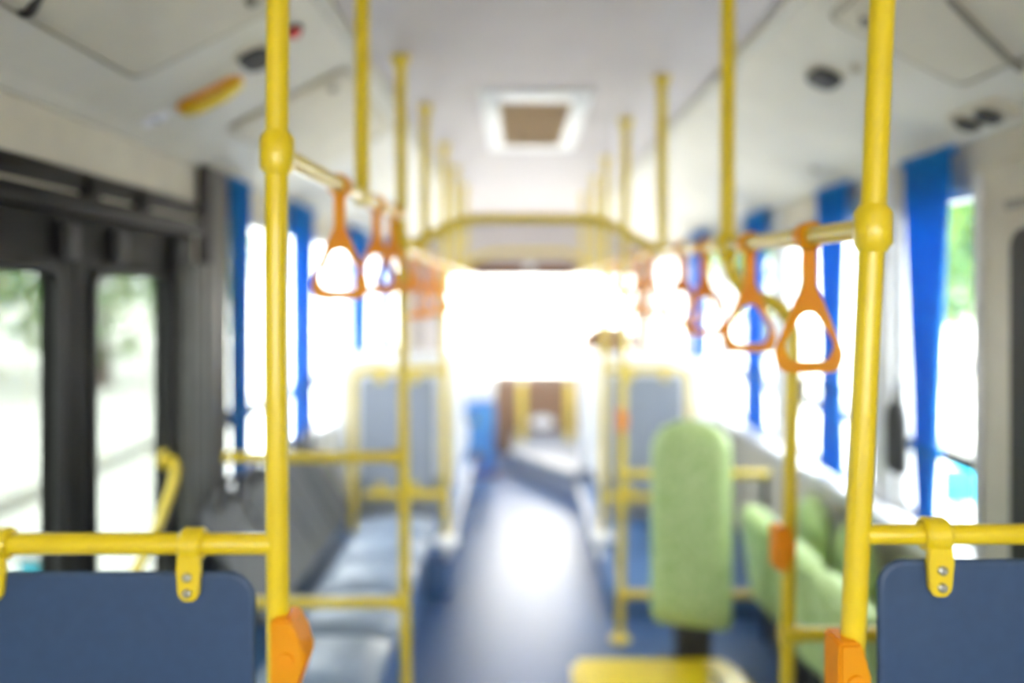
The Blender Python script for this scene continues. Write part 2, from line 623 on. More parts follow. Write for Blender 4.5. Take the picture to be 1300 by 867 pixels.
c = hitR(1245, 146)
t = thing('reading_lamp_unit', 'beige oblong fitting with two dark round nozzles above the blue curtain', 'air nozzle', c)
obj('plate', slab_on(1, c, 0.25, 0.085, 0.012, 0.03), 'hatch_beige', t)
for u in (-0.045, 0.05):
    q = on(1, c, u, 0, 0.012)
    yv, up, nn = frame_on(1)
    obj('nozzle', tb([q - nn * 0.004, q + nn * 0.014], [0.032, 0.028], 18), 'rubber', t)
    obj('nozzle_ring', tb([q - nn * 0.002, q + nn * 0.006], 0.037, 18), 'seam', t)
# strap-like dark cable over the right hatch, and the small dark hook far left
p1, p2 = hitR(1205, -10), hitR(1296, 82)
tag(obj('ceiling_cable', tb(smooth_path([p1 + Vector((0, 0, -0.014)), (p1 + p2) / 2 + Vector((0.0, 0.0, -0.016)), p2 + Vector((0, 0, -0.010))], 6), 0.009, 10), 'seam'), 'dark grey cable running over the ceiling beside the hatch above the curtains', 'cable')
p1, p2 = hitL(28, 12), hitL(50, -12)
tag(obj('ceiling_hook', tb(smooth_path([p1 + Vector((0, 0, -0.006)), (p1 + p2) / 2 + Vector((0, 0, -0.02)), p2 + Vector((0, 0, -0.006))], 6), 0.009, 10), 'post'), 'dark grey hook on the ceiling beside the large beige hatch', 'hook')
for i, (px, py) in enumerate(((1088, 84), (1035, 213))):
    c = hitR(px, py)
    t = thing('ceiling_button', ['small beige round knob on the ceiling next to the round black vent', 'pale round knob on the ceiling above the second blue curtain'][i], 'knob', c)
    yv, up, nn = frame_on(1)
    obj('stem', tb([c, c + nn * 0.008], 0.018, 14), 'hatch_beige', t)
    obj('cap', tb([c + nn * 0.007, c + nn * 0.016], [0.013, 0.010], 14), 'seam', t)

# ------------------------------------------------------------------ entrance door, left wall
dx = XL - 0.005
e = struct_empty('door_1', (XL, 1.8, 0))


def leaf(y0, y1, gy0, gy1):
    z0, z1 = 0.02, 1.715
    gz0, gz1 = 0.34, 1.555
    fr = bmesh.new()
    x0, x1 = XL - 0.035, XL + 0.005
    # one ring: outer rectangle, inner rounded opening
    inn = round_rect(gy0, gy1, gz0, gz1, 0.04, 5)
    n = len(inn)
    vi0 = [fr.verts.new((x0, u, v)) for u, v in inn]
    vi1 = [fr.verts.new((x1, u, v)) for u, v in inn]
    def outer(u, v):
        cy, cz = (gy0 + gy1) / 2, (gz0 + gz1) / 2
        return (y1 if u > cy else y0), (z1 if v > cz else z0)
    # outer loop: project each inner point to the rectangle edge
    out = []
    for u, v in inn:
        cu, cv = (gy0 + gy1) / 2, (gz0 + gz1) / 2
        hu, hv = (gy1 - gy0) / 2, (gz1 - gz0) / 2
        a, b = (u - cu) / hu, (v - cv) / hv
        m = max(abs(a), abs(b))
        a, b = a / m, b / m
        out.append(((y0 + y1) / 2 + a * (y1 - y0) / 2, (z0 + z1) / 2 + b * (z1 - z0) / 2))
    vo0 = [fr.verts.new((x0, u, v)) for u, v in out]
    vo1 = [fr.verts.new((x1, u, v)) for u, v in out]
    for i in range(n):
        j = (i + 1) % n
        fr.faces.new((vi1[i], vi1[j], vo1[j], vo1[i]))
        fr.faces.new((vi0[j], vi0[i], vo0[i], vo0[j]))
        fr.faces.new((vi0[i], vi0[j], vi1[j], vi1[i]))
        fr.faces.new((vo0[j], vo0[i], vo1[i], vo1[j]))
    lf = obj('door_leaf', fr, 'dark', e, False)
    obj('pane', prism(bmesh.new(), round_rect(gy0 - 0.006, gy1 + 0.006, gz0 - 0.006, gz1 + 0.006, 0.04, 5), 'x', XL - 0.018, XL - 0.012), 'pane_door', lf, False)
    ring = [(XL + 0.008, u, v) for u, v in inn]
    obj('seal', tb(ring, 0.009, 6, closed=True), 'rubber', lf)
    return lf


leaf(0.96, 1.38, 1.05, 1.30)
leaf(1.39, 1.945, 1.47, 1.875)
lf2 = leaf(1.955, 2.66, 2.03, 2.46)
# door header with its gap strip and the hinge arms
obj('header', bx(XL - 0.03, XL + 0.035, 0.95, 2.68, 1.752, 1.80, bev=0.006), 'dark', e)
bm = bmesh.new()
box(bm, XL - 0.02, XL + 0.02, 0.95, 2.62, 1.737, 1.750)
obj('gap_strip', bm, 'hatch_beige', e, False)
obj('track', bx(XL + 0.0, XL + 0.05, 0.95, 2.64, 1.69, 1.737, bev=0.006), 'dark', e)
for y in (1.5, 1.97, 2.24):
    obj('hinge_arm', bx(XL + 0.015, XL + 0.045, y - 0.03, y + 0.03, 1.69, 1.785, bev=0.006), 'dark', e)
for y in (1.55, 1.90, 2.14, 2.52):
    obj('hinge_box', bx(XL + 0.006, XL + 0.03, y - 0.035, y + 0.035, 1.58, 1.67, bev=0.008), 'rubber', e)
# yellow door grab handles
t = thing('door_grab_handle', 'long yellow bent grab handle on the dark entrance door', 'handle', (XL + 0.06, 2.35, 0.6))
obj('grip', tb(smooth_path([(XL + 0.0, 2.44, 0.985), (XL + 0.035, 2.44, 0.975), (XL + 0.05, 2.40, 0.92), (XL + 0.05, 2.26, 0.79), (XL + 0.05, 2.12, 0.70), (XL + 0.05, 2.08, 0.60), (XL + 0.0, 2.08, 0.57)], 8), 0.014, 12), 'yellow', t)
obj('foot', tb([(XL + 0.0, 2.44, 0.985), (XL + 0.012, 2.44, 0.985)], 0.03, 14), 'yellow', t)
obj('foot', tb([(XL + 0.0, 2.08, 0.57), (XL + 0.012, 2.08, 0.57)], 0.03, 14), 'yellow', t)

# ------------------------------------------------------------------ right rear cabinet panel with dark window
t = thing('side_cabinet', 'tall beige wall unit with a rounded dark window next to the first blue curtain', 'cabinet', (XR - 0.03, 1.75, 0))
obj('body', bx(XR - 0.06, XR - 0.002, 1.25, 2.14, 0.0, 1.84, bev=0.012), 'wall', t)
obj('dark_window', prism(bmesh.new(), round_rect(1.40, 1.975, 0.42, 1.66, 0.05, 6), 'x', XR - 0.066, XR - 0.058), 'rubber', t)
obj('vent_slot', bx(XR - 0.064, XR - 0.055, 1.6, 2.00, 1.71, 1.735), 'seam', t)
obj('edge_strip', bx(XR - 0.068, XR - 0.055, 2.10, 2.132, 0.02, 1.82, bev=0.004), 'pillar', t)

# ------------------------------------------------------------------ yellow poles and rails
R = 0.0175
XPL, XPR = -0.37, 0.50


def pole(name, pts, label, r=R, flange_top=None, foot=None, group=None, joints=(), cat='pole'):
    t = thing(name, label, cat, pts[-1] if pts[-1][2] < pts[0][2] else pts[0], group)
    obj('tube', tb(pts, r, 18), 'yellow', t)
    if flange_top:
        x, y, z = flange_top
        obj('flange', tb([(x, y, z), (x, y, z - 0.012), (x, y, z - 0.035)], [0.03, 0.03, r * 1.15], 18), 'yellow', t)
    if foot:
        x, y, z = foot
        obj('foot_flange', tb([(x, y, z), (x, y, z + 0.012), (x, y, z + 0.03)], [0.045, 0.045, r * 1.15], 18), 'yellow', t)
    for (x, y, z) in joints:
        obj('collar', tb([(x, y, z - 0.034), (x, y, z - 0.022), (x, y, z + 0.022), (x, y, z + 0.034)], [r * 1.05, r * 1.5, r * 1.5, r * 1.05], 18), 'yellow', t)
    return t


def bell(x, y, z, label, h=0.12, w=0.042):
    t = thing('bell_push', label, 'bell push', (x, y, z))
    prof = [(-0.017, -h / 2), (0.012, -h / 2 + 0.0), (w * 0.75, -h * 0.16), (w, h * 0.05), (w * 0.7, h * 0.3), (0.014, h / 2), (-0.017, h / 2)]
    bm = prism(bmesh.new(), [(x + u, z + v) for u, v in prof], 'y', y - 0.032, y + 0.026)
    bmesh.ops.bevel(bm, geom=bm.edges[:], offset=0.004, segments=2, affect='EDGES')
    obj('housing', bm, 'orange', t)
    obj('button', tb([(x + 0.006, y - 0.03, z + 0.005), (x + 0.006, y - 0.036, z + 0.005)], 0.012, 16), 'orange', t)
    return t


# left row
pole('grab_pole', [(-0.366, 1.21, 2.25), (-0.371, 1.21, 1.5), (-0.362, 1.21, 0.0)], 'nearest yellow floor to ceiling pole on the door side, carrying an orange bell push', R, (-0.366, 1.21, 2.25), (-0.362, 1.21, 0), joints=[(-0.369, 1.21, 1.715)])
pole('hanger_pole', [(-0.367, 1.86, 2.25), (-0.367, 1.86, 1.72)], 'short yellow pole from ceiling to rail, just past the nearest door side pole', R, (-0.367, 1.86, 2.25))
pole('grab_pole', [(-0.372, 2.5, 2.25), (-0.352, 2.5, 0.0)], 'yellow floor to ceiling pole at the near corner of the grey bench', R, (-0.372, 2.5, 2.25), (-0.352, 2.5, 0), joints=[(-0.3665, 2.5, 1.645)])
pole('hanger_pole', [(-0.37, 3.15, 2.25), (-0.37, 3.15, 1.64)], 'short yellow ceiling pole over the far half of the grey bench', R, (-0.37, 3.15, 2.25))
pole('grab_pole', [(-0.37, 3.97, 2.25), (-0.36, 3.97, 0.24)], 'yellow pole standing at the aisle edge of the grey partition on the bench side', R, (-0.37, 3.97, 2.25), (-0.36, 3.97, 0.24))
pole('hanger_pole', [(-0.37, 4.7, 2.25), (-0.37, 4.7, 1.64)], 'short yellow ceiling pole above the first white seat past the bench', R, (-0.37, 4.7, 2.25))
pole('hanger_pole', [(-0.37, 5.5, 2.25), (-0.37, 5.5, 1.64)], 'farthest short yellow ceiling pole on the door side rail', R, (-0.37, 5.5, 2.25))
# right row
pole('grab_pole', [(0.533, 1.12, 2.25), (0.505, 1.12, 1.6), (0.474, 1.12, 0.95), (0.43, 1.12, 0.0)], 'nearest yellow pole on the curtain side, leaning, with an orange bell push', R, (0.533, 1.12, 2.25), (0.43, 1.12, 0), joints=[(0.505, 1.12, 1.592)])
bent = fillet([(0.50, 1.87, 2.25), (0.498, 1.87, 1.56), (0.545, 1.87, 1.495), (0.62, 1.87, 1.475), (0.655, 1.87, 1.42), (0.645, 1.87, 0.9), (0.632, 1.87, 0.0)], 0.06, 6)
pole('bent_pole', bent, 'yellow pole with a sideways bend below the rail, behind the orange handles', R * 0.98, (0.50, 1.87, 2.25), (0.632, 1.87, 0.0), joints=[(0.499, 1.87, 1.612)])
pole('hanger_pole', [(0.50, 2.73, 2.25), (0.502, 2.73, 1.65)], 'short yellow ceiling pole meeting the end of the cross arch above the green seats', R, (0.50, 2.73, 2.25))
pole('grab_pole', [(0.468, 3.4, 2.25), (0.443, 3.4, 0.0)], 'yellow floor to ceiling pole beside the tall green cushion', R, (0.468, 3.4, 2.25), (0.443, 3.4, 0))
pole('grab_pole', [(0.49, 4.35, 2.25), (0.47, 4.35, 0.14)], 'yellow pole standing at the aisle edge of the grey partition on the curtain side', R, (0.49, 4.35, 2.25), (0.47, 4.35, 0.14))
pole('hanger_pole', [(0.50, 5.1, 2.25), (0.50, 5.1, 1.65)], 'short yellow ceiling pole above the first white seat on the curtain side', R, (0.50, 5.1, 2.25))
pole('hanger_pole', [(0.50, 5.95, 2.25), (0.50, 5.95, 1.65)], 'farthest short yellow ceiling pole on the curtain side rail', R, (0.50, 5.95, 2.25))

# overhead rails
RR = 0.016


def rail(name, pts, label, cat='handrail', r=RR, caps=()):
    t = thing(name, label, cat, pts[0])
    obj('tube', tb(pts, r, 16), 'yellow', t)
    for (p, d) in caps:
        p, d = Vector(p), Vector(d).normalized()
        obj('collar', tb([p - d * 0.022, p - d * 0.012, p + d * 0.012, p + d * 0.022], [r * 1.08, r * 1.45, r * 1.45, r * 1.08], 16), 'yellow', t)
    return t


rail('overhead_rail', [(-0.369, 1.21, 1.715), (-0.3675, 1.86, 1.727), (-0.367, 2.5, 1.745)], 'near yellow overhead rail on the door side with orange handles', caps=[((-0.3675, 1.86, 1.727), (0, 1, 0))])
rail('overhead_rail', [(-0.366, 2.5, 1.645), (-0.37, 4, 1.64), (-0.37, 7.6, 1.64)], 'far yellow overhead rail on the door side leading towards the windscreen', caps=[((-0.37, 3.15, 1.64), (0, 1, 0)), ((-0.37, 4.7, 1.64), (0, 1, 0)), ((-0.37, 5.5, 1.64), (0, 1, 0))])
rail('overhead_rail', [(0.505, 1.12, 1.592), (0.499, 1.87, 1.612), (0.50, 2.73, 1.648), (0.50, 7.6, 1.65)], 'long yellow overhead rail on the curtain side with orange handles', caps=[((0.5, 2.73, 1.648), (0, 1, 0)), ((0.5, 5.1, 1.65), (0, 1, 0)), ((0.5, 5.95, 1.65), (0, 1, 0))])
rail('cross_arch', fillet([(-0.366, 2.5, 1.645), (-0.32, 2.53, 1.665), (-0.18, 2.58, 1.745), (0.29, 2.68, 1.752), (0.44, 2.72, 1.67), (0.502, 2.73, 1.65)], 0.08), 'yellow arch crossing the aisle between both rails, nearest one', 'arch')
rail('cross_arch', fillet([(-0.37, 4.70, 1.64), (-0.32, 4.70, 1.665), (-0.18, 4.70, 1.745), (0.30, 4.72, 1.75), (0.44, 4.74, 1.67), (0.50, 4.75, 1.65)], 0.08), 'yellow arch crossing the aisle, the farther of the two', 'arch')

# orange triangular handles


def handle(x, y, z, label, group):
    t = thing('strap_handle', label, 'grab handle', (x, y, z - 0.25), group)
    obj('collar', tb([(x, y - 0.02, z), (x, y - 0.016, z), (x, y + 0.016, z), (x, y + 0.02, z)], [0.02, 0.024, 0.024, 0.02], 16), 'orange', t)
    bm = bmesh.new()
    # strap: flat tapered web from the collar to the ring
    prof = [(-0.011, -0.018), (0.011, -0.018), (0.011, -0.085), (0.022, -0.115), (-0.022, -0.115), (-0.011, -0.085)]
    prism(bm, [(x + u, z + v) for u, v in prof], 'y', y - 0.006, y + 0.006)
    obj('strap', bm, 'orange', t, False)
    def loop(a, hw, top, bot, r):
        return [(p.x, p.z) for p in fillet([(0, 0, bot), (hw - 0.012, 0, bot), (hw, 0, bot + 0.03), (a, 0, top), (-a, 0, top), (-hw, 0, bot + 0.03), (-hw + 0.012, 0, bot), (0, 0, bot)], r, 5)[:-1]]
    out, inn = loop(0.017, 0.061, -0.096, -0.235, 0.032), loop(0.012, 0.047, -0.132, -0.217, 0.024)
    bm = bmesh.new()
    rings = []
    for lp, d in ((inn, 0.006), (inn, -0.006), ([(u * 0.97, v) for u, v in out], -0.007), (out, -0.003), (out, 0.003), ([(u * 0.97, v) for u, v in out], 0.007)):
        rings.append([bm.verts.new((x + u, y + d, z + v)) for u, v in lp])
    m = len(out)
    for q in range(6):
        A, B = rings[q], rings[(q + 1) % 6]
        for k in range(m):
            bm.faces.new((A[k], A[(k + 1) % m], B[(k + 1) % m], B[k]))
    obj('grip_ring', bm, 'orange', t)
    return t


def z_right(y):
    return 1.592 + (y - 1.12) * 0.0267 if y < 1.87 else (1.612 + (y - 1.87) * 0.0419 if y < 2.73 else 1.65)


ords = ['first', 'second', 'third', 'fourth', 'fifth', 'sixth', 'seventh', 'eighth', 'ninth']
proto = None
for i, (x, y) in enumerate([(0.503, 1.36), (0.501, 1.70), (0.4995, 2.10), (0.50, 2.40), (0.50, 2.95), (0.50, 3.3), (0.50, 3.75), (0.50, 4.1), (0.50, 4.5)]):
    lab = 'orange triangular strap handle, %s from the camera along the curtain side rail' % ords[i]
    if proto is None:
        proto = handle(x, y, z_right(y), lab, 'orange handles on the curtain side rail')
    else:
        dup(proto, (x, y, z_right(y) - 0.25), lab)
for i, (x, y, z) in enumerate([(-0.368, 1.63, 1.722), (-0.3675, 2.06, 1.732), (-0.367, 2.32, 1.739), (-0.368, 2.85, 1.643), (-0.369, 3.3, 1.642), (-0.37, 3.7, 1.641), (-0.37, 4.2, 1.64)]):
    dup(proto, (x, y, z - 0.25), 'orange triangular strap handle, %s from the camera along the door side rails' % ords[i], 'orange handles on the door side rails')

# guard rails with blue panels, left and right of the aisle


def clamp(t, x, y, z, zt):
    c = obj('clamp', tb([(x - 0.018, y, z), (x - 0.013, y, z), (x + 0.013, y, z), (x + 0.018, y, z)], [0.021, 0.025, 0.025, 0.021], 18), 'yellow', t)
    bm = prism(bmesh.new(), [(x + u, z + v) for u, v in ((-0.017, -0.012), (0.017, -0.012), (0.018, -0.035), (0.016, -0.072), (0.008, -0.082), (-0.008, -0.082), (-0.016, -0.072), (-0.018, -0.035))], 'y', y - 0.021, y - 0.010)
    bmesh.ops.bevel(bm, geom=bm.edges[:], offset=0.002, segments=2, affect='EDGES')
    obj('tongue', bm, 'yellow', c)
    for dz in (-0.044, -0.068):
        obj('bolt', tb([(x, y - 0.020, z + dz), (x, y - 0.026, z + dz), (x, y - 0.028, z + dz)], [0.0065, 0.0065, 0.004], 10), 'metal', c)
    return c


zl = 1.5 - 0.318 * 1.21
t = thing('guard_rail', 'yellow guard rail holding the blue panel on the door side', 'rail', (-0.37, 1.21, zl))
obj('tube', tb([(-0.372, 1.21, zl), (XL + 0.12, 1.21, zl)], 0.0165, 18), 'yellow', t)
obj('wall_flange', tb([(XL + 0.12, 1.21, zl), (XL + 0.10, 1.21, zl)], 0.035, 18), 'yellow', t)
clamp(t, -0.498, 1.21, zl, 0)
clamp(t, -0.795, 1.21, zl, 0)
zt = 1.5 - 0.358 * 1.21
t = thing('partition_panel', 'blue panel with rounded corner hung under the rail on the door side', 'panel', (-0.7, 1.21, 0.3))
obj('board', prism(bmesh.new(), round_rect(XL + 0.1, -0.408, 0.30, zt, 0.035, 6), 'y', 1.2, 1.214), 'blue_panel', t)
obj('edge_trim', tb([(x, 1.207, z) for x, z in round_rect(XL + 0.1, -0.408, 0.30, zt, 0.035, 6)], 0.0072, 8, closed=True), 'blue_panel', t)
zr = 1.5 - 0.306 * 1.12
t = thing('guard_rail', 'yellow guard rail holding the dark blue panel on the curtain side', 'rail', (0.5, 1.12, zr))
obj('tube', tb([(0.485, 1.12, zr), (XR - 0.08, 1.12, zr)], 0.0145, 18), 'yellow', t)
obj('wall_flange', tb([(XR - 0.08, 1.12, zr), (XR - 0.06, 1.12, zr)], 0.035, 18), 'yellow', t)
clamp(t, 0.592, 1.12, zr, 0)
clamp(t, 0.98, 1.12, zr, 0)
zt = 1.5 - 0.343 * 1.12
t = thing('partition_panel', 'dark blue panel hung under the rail on the curtain side', 'panel', (0.86, 1.12, 0.3))
obj('board', prism(bmesh.new(), round_rect(0.517, XR - 0.09, 0.30, zt, 0.03, 6), 'y', 1.111, 1.125), 'blue_panel', t)
obj('edge_trim', tb([(x, 1.118, z) for x, z in round_rect(0.517, XR - 0.09, 0.30, zt, 0.03, 6)], 0.0072, 8, closed=True), 'blue_panel', t)

bell(-0.353, 1.21, 0.945, 'orange bell push on the nearest pole of the door side', 0.13, 0.036)
bell(0.462, 1.12, 0.955, 'orange bell push on the leaning near pole of the curtain side', 0.12, 0.03)
bell(0.622, 1.87, 0.90, 'orange bell push on the lower half of the bent yellow pole', 0.1, 0.03)
bell(0.447, 3.4, 0.95, 'small orange bell push on the pole beside the tall green cushion', 0.1, 0.03)

# lower horizontal bars of the bench end, left
t = thing('bench_end_bars', 'two yellow horizontal bars between the bench corner pole and the wall side', 'rail', (-0.36, 2.5, 0.52))
obj('bar', tb([(-0.358, 2.5, 0.98), (-0.93, 2.5, 0.98)], R, 16), 'yellow', t)
obj('bar', tb([(-0.356, 2.5, 0.517), (-0.83, 2.5, 0.517)], R, 16), 'yellow', t)
obj('end_cap', tb([(-0.83, 2.5, 0.517), (-0.845, 2.5, 0.517)], [R * 1.05, R * 0.7], 16), 'white', t)
for z in (0.98, 0.517):
    obj('collar', tb([(-0.345, 2.5, z), (-0.40, 2.5, z)], R * 1.35, 16), 'yellow', t)
# right low bar between the bent pole and the near pole
t = thing('low_bar', 'short yellow bar joining the bent pole towards the green folding seats', 'rail', (0.64, 1.87, 0.69))
obj('bar', tb([(0.642, 1.87, 0.69), (0.868, 1.87, 0.69)], 0.0165, 16), 'yellow', t)
obj('collar', tb([(0.622, 1.87, 0.69), (0.668, 1.87, 0.69)], 0.022, 16), 'yellow', t)
obj('end_cap', tb([(0.866, 1.87, 0.69), (0.882, 1.87, 0.69)], [0.0175, 0.012], 16), 'white', t)
t = thing('side_bars', 'two yellow horizontal bars running behind the tall green cushion to the wall', 'rail', (0.45, 3.4, 0.2))
obj('bar', tb([(0.450, 3.4, 0.718), (1.085, 3.4, 0.718)], 0.018, 16), 'yellow', t)
obj('bar', tb([(0.445, 3.4, 0.20), (1.02, 3.4, 0.20)], 0.018, 16), 'yellow', t)
for z in (0.718, 0.20):
    obj('collar', tb([(0.43, 3.4, z), (0.475, 3.4, z)], 0.024, 16), 'yellow', t)
obj('support', tb([(1.07, 3.4, 0.718), (1.07, 3.4, 0.0)], 0.015, 12), 'dark', t)

# ------------------------------------------------------------------ podiums
t = thing('seat_podium', 'blue raised podium under the white seats on the door side', 'podium', (-0.7, 4.9, 0))
obj('body', bx(XL + 0.022, -0.335, 3.87, 5.95, 0, 0.225, bev=0.012), 'podium', t)
obj('nosing', bx(-0.36, -0.328, 3.86, 5.95, 0.19, 0.2255, bev=0.008), 'nosing', t)
obj('front_panel', bx(XL + 0.02, -0.45, 3.855, 3.872, 0.02, 0.20), 'rubber', t)
t = thing('seat_podium', 'blue raised podium under the white seats on the curtain side', 'podium', (0.85, 4.8, 0))
obj('body', bx(0.43, XR - 0.022, 3.62, 5.7, 0, 0.13, bev=0.012), 'podium', t)
obj('nosing', bx(0.424, 0.455, 4.1, 5.7, 0.095, 0.1305, bev=0.008), 'nosing', t)

# ------------------------------------------------------------------ partitions with yellow frames


def partition(label, xa, xb, y, zt, zb, foot, xin, xout):
    """xa is the aisle post (a separate pole), xb the wall post"""
    t = thing('partition_screen', label, 'partition', (xb, y, foot))
    s = 1 if xb > xa else -1
    obj('frame', tb(fillet([(xa, y, zt), (xb, y, zt), (xb, y, zb - 0.1)], 0.07), 0.02, 16), 'yellow', t)
    obj('bottom_rail', tb([(xa, y, zb), (xb - s * 0.06, y, zb)], 0.02, 16), 'yellow', t)
    a, b = sorted((xin, xout))
    obj('panel', prism(bmesh.new(), round_rect(a, b, zb + 0.04, zt - 0.04, 0.03, 5), 'y', y - 0.006, y + 0.008), 'grey_panel', t)
    for xx in (a + 0.1, b - 0.1):
        obj('clip', bx(xx - 0.02, xx + 0.02, y - 0.012, y + 0.012, zt - 0.065, zt - 0.01, bev=0.004), 'yellow', t)
        obj('clip', bx(xx - 0.02, xx + 0.02, y - 0.012, y + 0.012, zb + 0.01, zb + 0.065, bev=0.004), 'yellow', t)
    obj('post', tb([(xb, y, zb - 0.1), (xb, y, foot)], 0.02, 14), 'yellow', t)
    return t


for p in [o for o in COL.objects if o.get('label', '').startswith('yellow pole standing at the aisle edge')]:
    for f in [c for c in COL.objects if c.parent is p and c.name.startswith('foot_flange')]:
        f.data.materials[0] = M['white']
        f.scale = (1.5, 1.5, 1.4)
        f['label'] = 'white foot flange'


partition('grey partition screen in a yellow frame at the far end of the grey bench', -0.362, -0.83, 3.97, 1.11, 0.483, 0.225, -0.42, -0.79)
partition('grey partition screen in a pale yellow frame behind the tall green cushion', 0.478, 0.95, 4.35, 1.08, 0.37, 0.13, 0.52, 0.91)

# ------------------------------------------------------------------ grey longitudinal bench on the left
t = thing('side_bench', 'grey sideways bench with dark grey backs along the window by the door', 'bench', (-0.7, 3.0, 0))
obj('base', bx(XL + 0.05, -0.455, 2.15, 3.84, 0.0, 0.33, bev=0.01), 'podium', t)
ys = [2.13, 2.51, 2.86, 3.20, 3.52, 3.84]


def pillow_pts(c0, c1):
    return c0, c1


def cushion(bm, P, nx=8, ny=8, puff=0.03, thick=0.07):
    """soft pad over the patch P(u,v) -> point, along normal n"""
    top, bot = [], []
    du = 1e-3
    for i in range(nx + 1):
        tr, br = [], []
        for j in range(ny + 1):
            u, v = i / nx, j / ny
            p = Vector(P(u, v))
            n = (Vector(P(min(u + du, 1), v)) - Vector(P(max(u - du, 0), v))).cross(Vector(P(u, min(v + du, 1))) - Vector(P(u, max(v - du, 0)))).normalized()
            e = min(1.0, (4 * u * (1 - u)) ** 0.3) * min(1.0, (4 * v * (1 - v)) ** 0.3)
            tr.append(bm.verts.new(p + n * (thick * 0.45 + (puff + thick * 0.3) * e)))
            br.append(bm.verts.new(p - n * 0.0))
        top.append(tr)
        bot.append(br)
    for i in range(nx):
        for j in range(ny):
            bm.faces.new((top[i][j], top[i + 1][j], top[i + 1][j + 1], top[i][j + 1]))
            bm.faces.new((bot[i][j + 1], bot[i + 1][j + 1], bot[i + 1][j], bot[i][j]))
    for i in range(nx):
        bm.faces.new((bot[i][0], bot[i + 1][0], top[i + 1][0], top[i][0]))
        bm.faces.new((top[i][ny], top[i + 1][ny], bot[i + 1][ny], bot[i][ny]))
    for j in range(ny):
        bm.faces.new((top[0][j], top[0][j + 1], bot[0][j + 1], bot[0][j]))
        bm.faces.new((bot[nx][j], bot[nx][j + 1], top[nx][j + 1], top[nx][j]))
    return bm


for i in range(5):
    a, b = ys[i] + 0.008, ys[i + 1] - 0.008
    obj('seat_cushion', cushion(bmesh.new(), lambda u, v: (-0.76 + 0.36 * u, a + (b - a) * v, 0.345 + 0.01 * u), puff=0.03, thick=0.085), 'cushion', t)
    if i:
        obj('backrest', cushion(bmesh.new(), lambda u, v: (-0.80 - 0.22 * u, a + (b - a) * v, 0.44 + 0.35 * u + 0.04 * math.sin(PI * v) * u), puff=0.015, thick=0.06), 'seat_grey', t)
        m = (a + b) / 2
        obj('grab_loop', tb(smooth_path([(-0.985, m - 0.07, 0.78), (-0.975, m - 0.055, 0.855), (-0.97, m, 0.875), (-0.975, m + 0.055, 0.855), (-0.985, m + 0.07, 0.78)], 5), 0.011, 8), 'rubber', t)
obj('side_panel', bx(XL + 0.05, -0.80, 2.13, 2.15, 0.0, 0.62, bev=0.01), 'seat_grey', t)

# ------------------------------------------------------------------ seats ahead on the podiums, white mostly paints in window overexposure


def overexposed_seat(x0, x1, y, z, label, h=0.86):
    t = thing('bus_seat', label, 'seat', ((x0 + x1) / 2, y, z))
    w_ = (x1 - x0)
    obj('pedestal', bx(x0 + 0.06, x1 - 0.06, y + 0.06, y + 0.36, z, z + 0.24, bev=0.01), 'wall_low', t)
    obj('seat_cushion', bx(x0 + 0.01, x1 - 0.01, y + 0.03, y + 0.43, z + 0.24, z + 0.33, bev=0.03, seg=3), 'cushion', t)
    for k in range(2):
        a, b = x0 + k * w_ / 2 + 0.008, x0 + (k + 1) * w_ / 2 - 0.008
        bm = prism(bmesh.new(), round_rect(a, b, z + 0.25, z + h, 0.07, 6), 'y', y - 0.02, y + 0.05)
        bmesh.ops.transform(bm, matrix=Matrix.Translation((0, y, z + 0.3)) @ Matrix.Rotation(math.radians(8), 4, 'X') @ Matrix.Translation((0, -y, -z - 0.3)), verts=bm.verts[:])
        obj('back_shell', bm, 'white', t)
    obj('grab_bar', tb(fillet([(x0 + 0.05, y - 0.06, z + h - 0.06), (x0 + 0.05, y - 0.10, z + h + 0.02), (x1 - 0.05, y - 0.10, z + h + 0.02), (x1 - 0.05, y - 0.06, z + h - 0.06)], 0.03), 0.012, 10), 'white', t)
    obj('side_plate', prism(bmesh.new(), [(y - 0.02, z + 0.2), (y + 0.40, z + 0.2), (y + 0.40, z + 0.34), (y + 0.1, z + 0.42), (y - 0.03, z + h - 0.2)], 'x', (x1 if x0 < 0 else x0) - 0.012, (x1 if x0 < 0 else x0) + 0.012), 'white', t, False)
    return t


overexposed_seat(-1.02, -0.36, 4.42, 0.225, 'overexposed white backed double seat right behind the grey partition on the bench side', 0.92)
overexposed_seat(-1.02, -0.36, 5.20, 0.225, 'overexposed white backed double seat in the forward row on the bench side')
overexposed_seat(0.50, 1.22, 4.75, 0.13, 'overexposed white backed double seat right behind the partition on the curtain side', 0.95)

# ------------------------------------------------------------------ green seats, right side


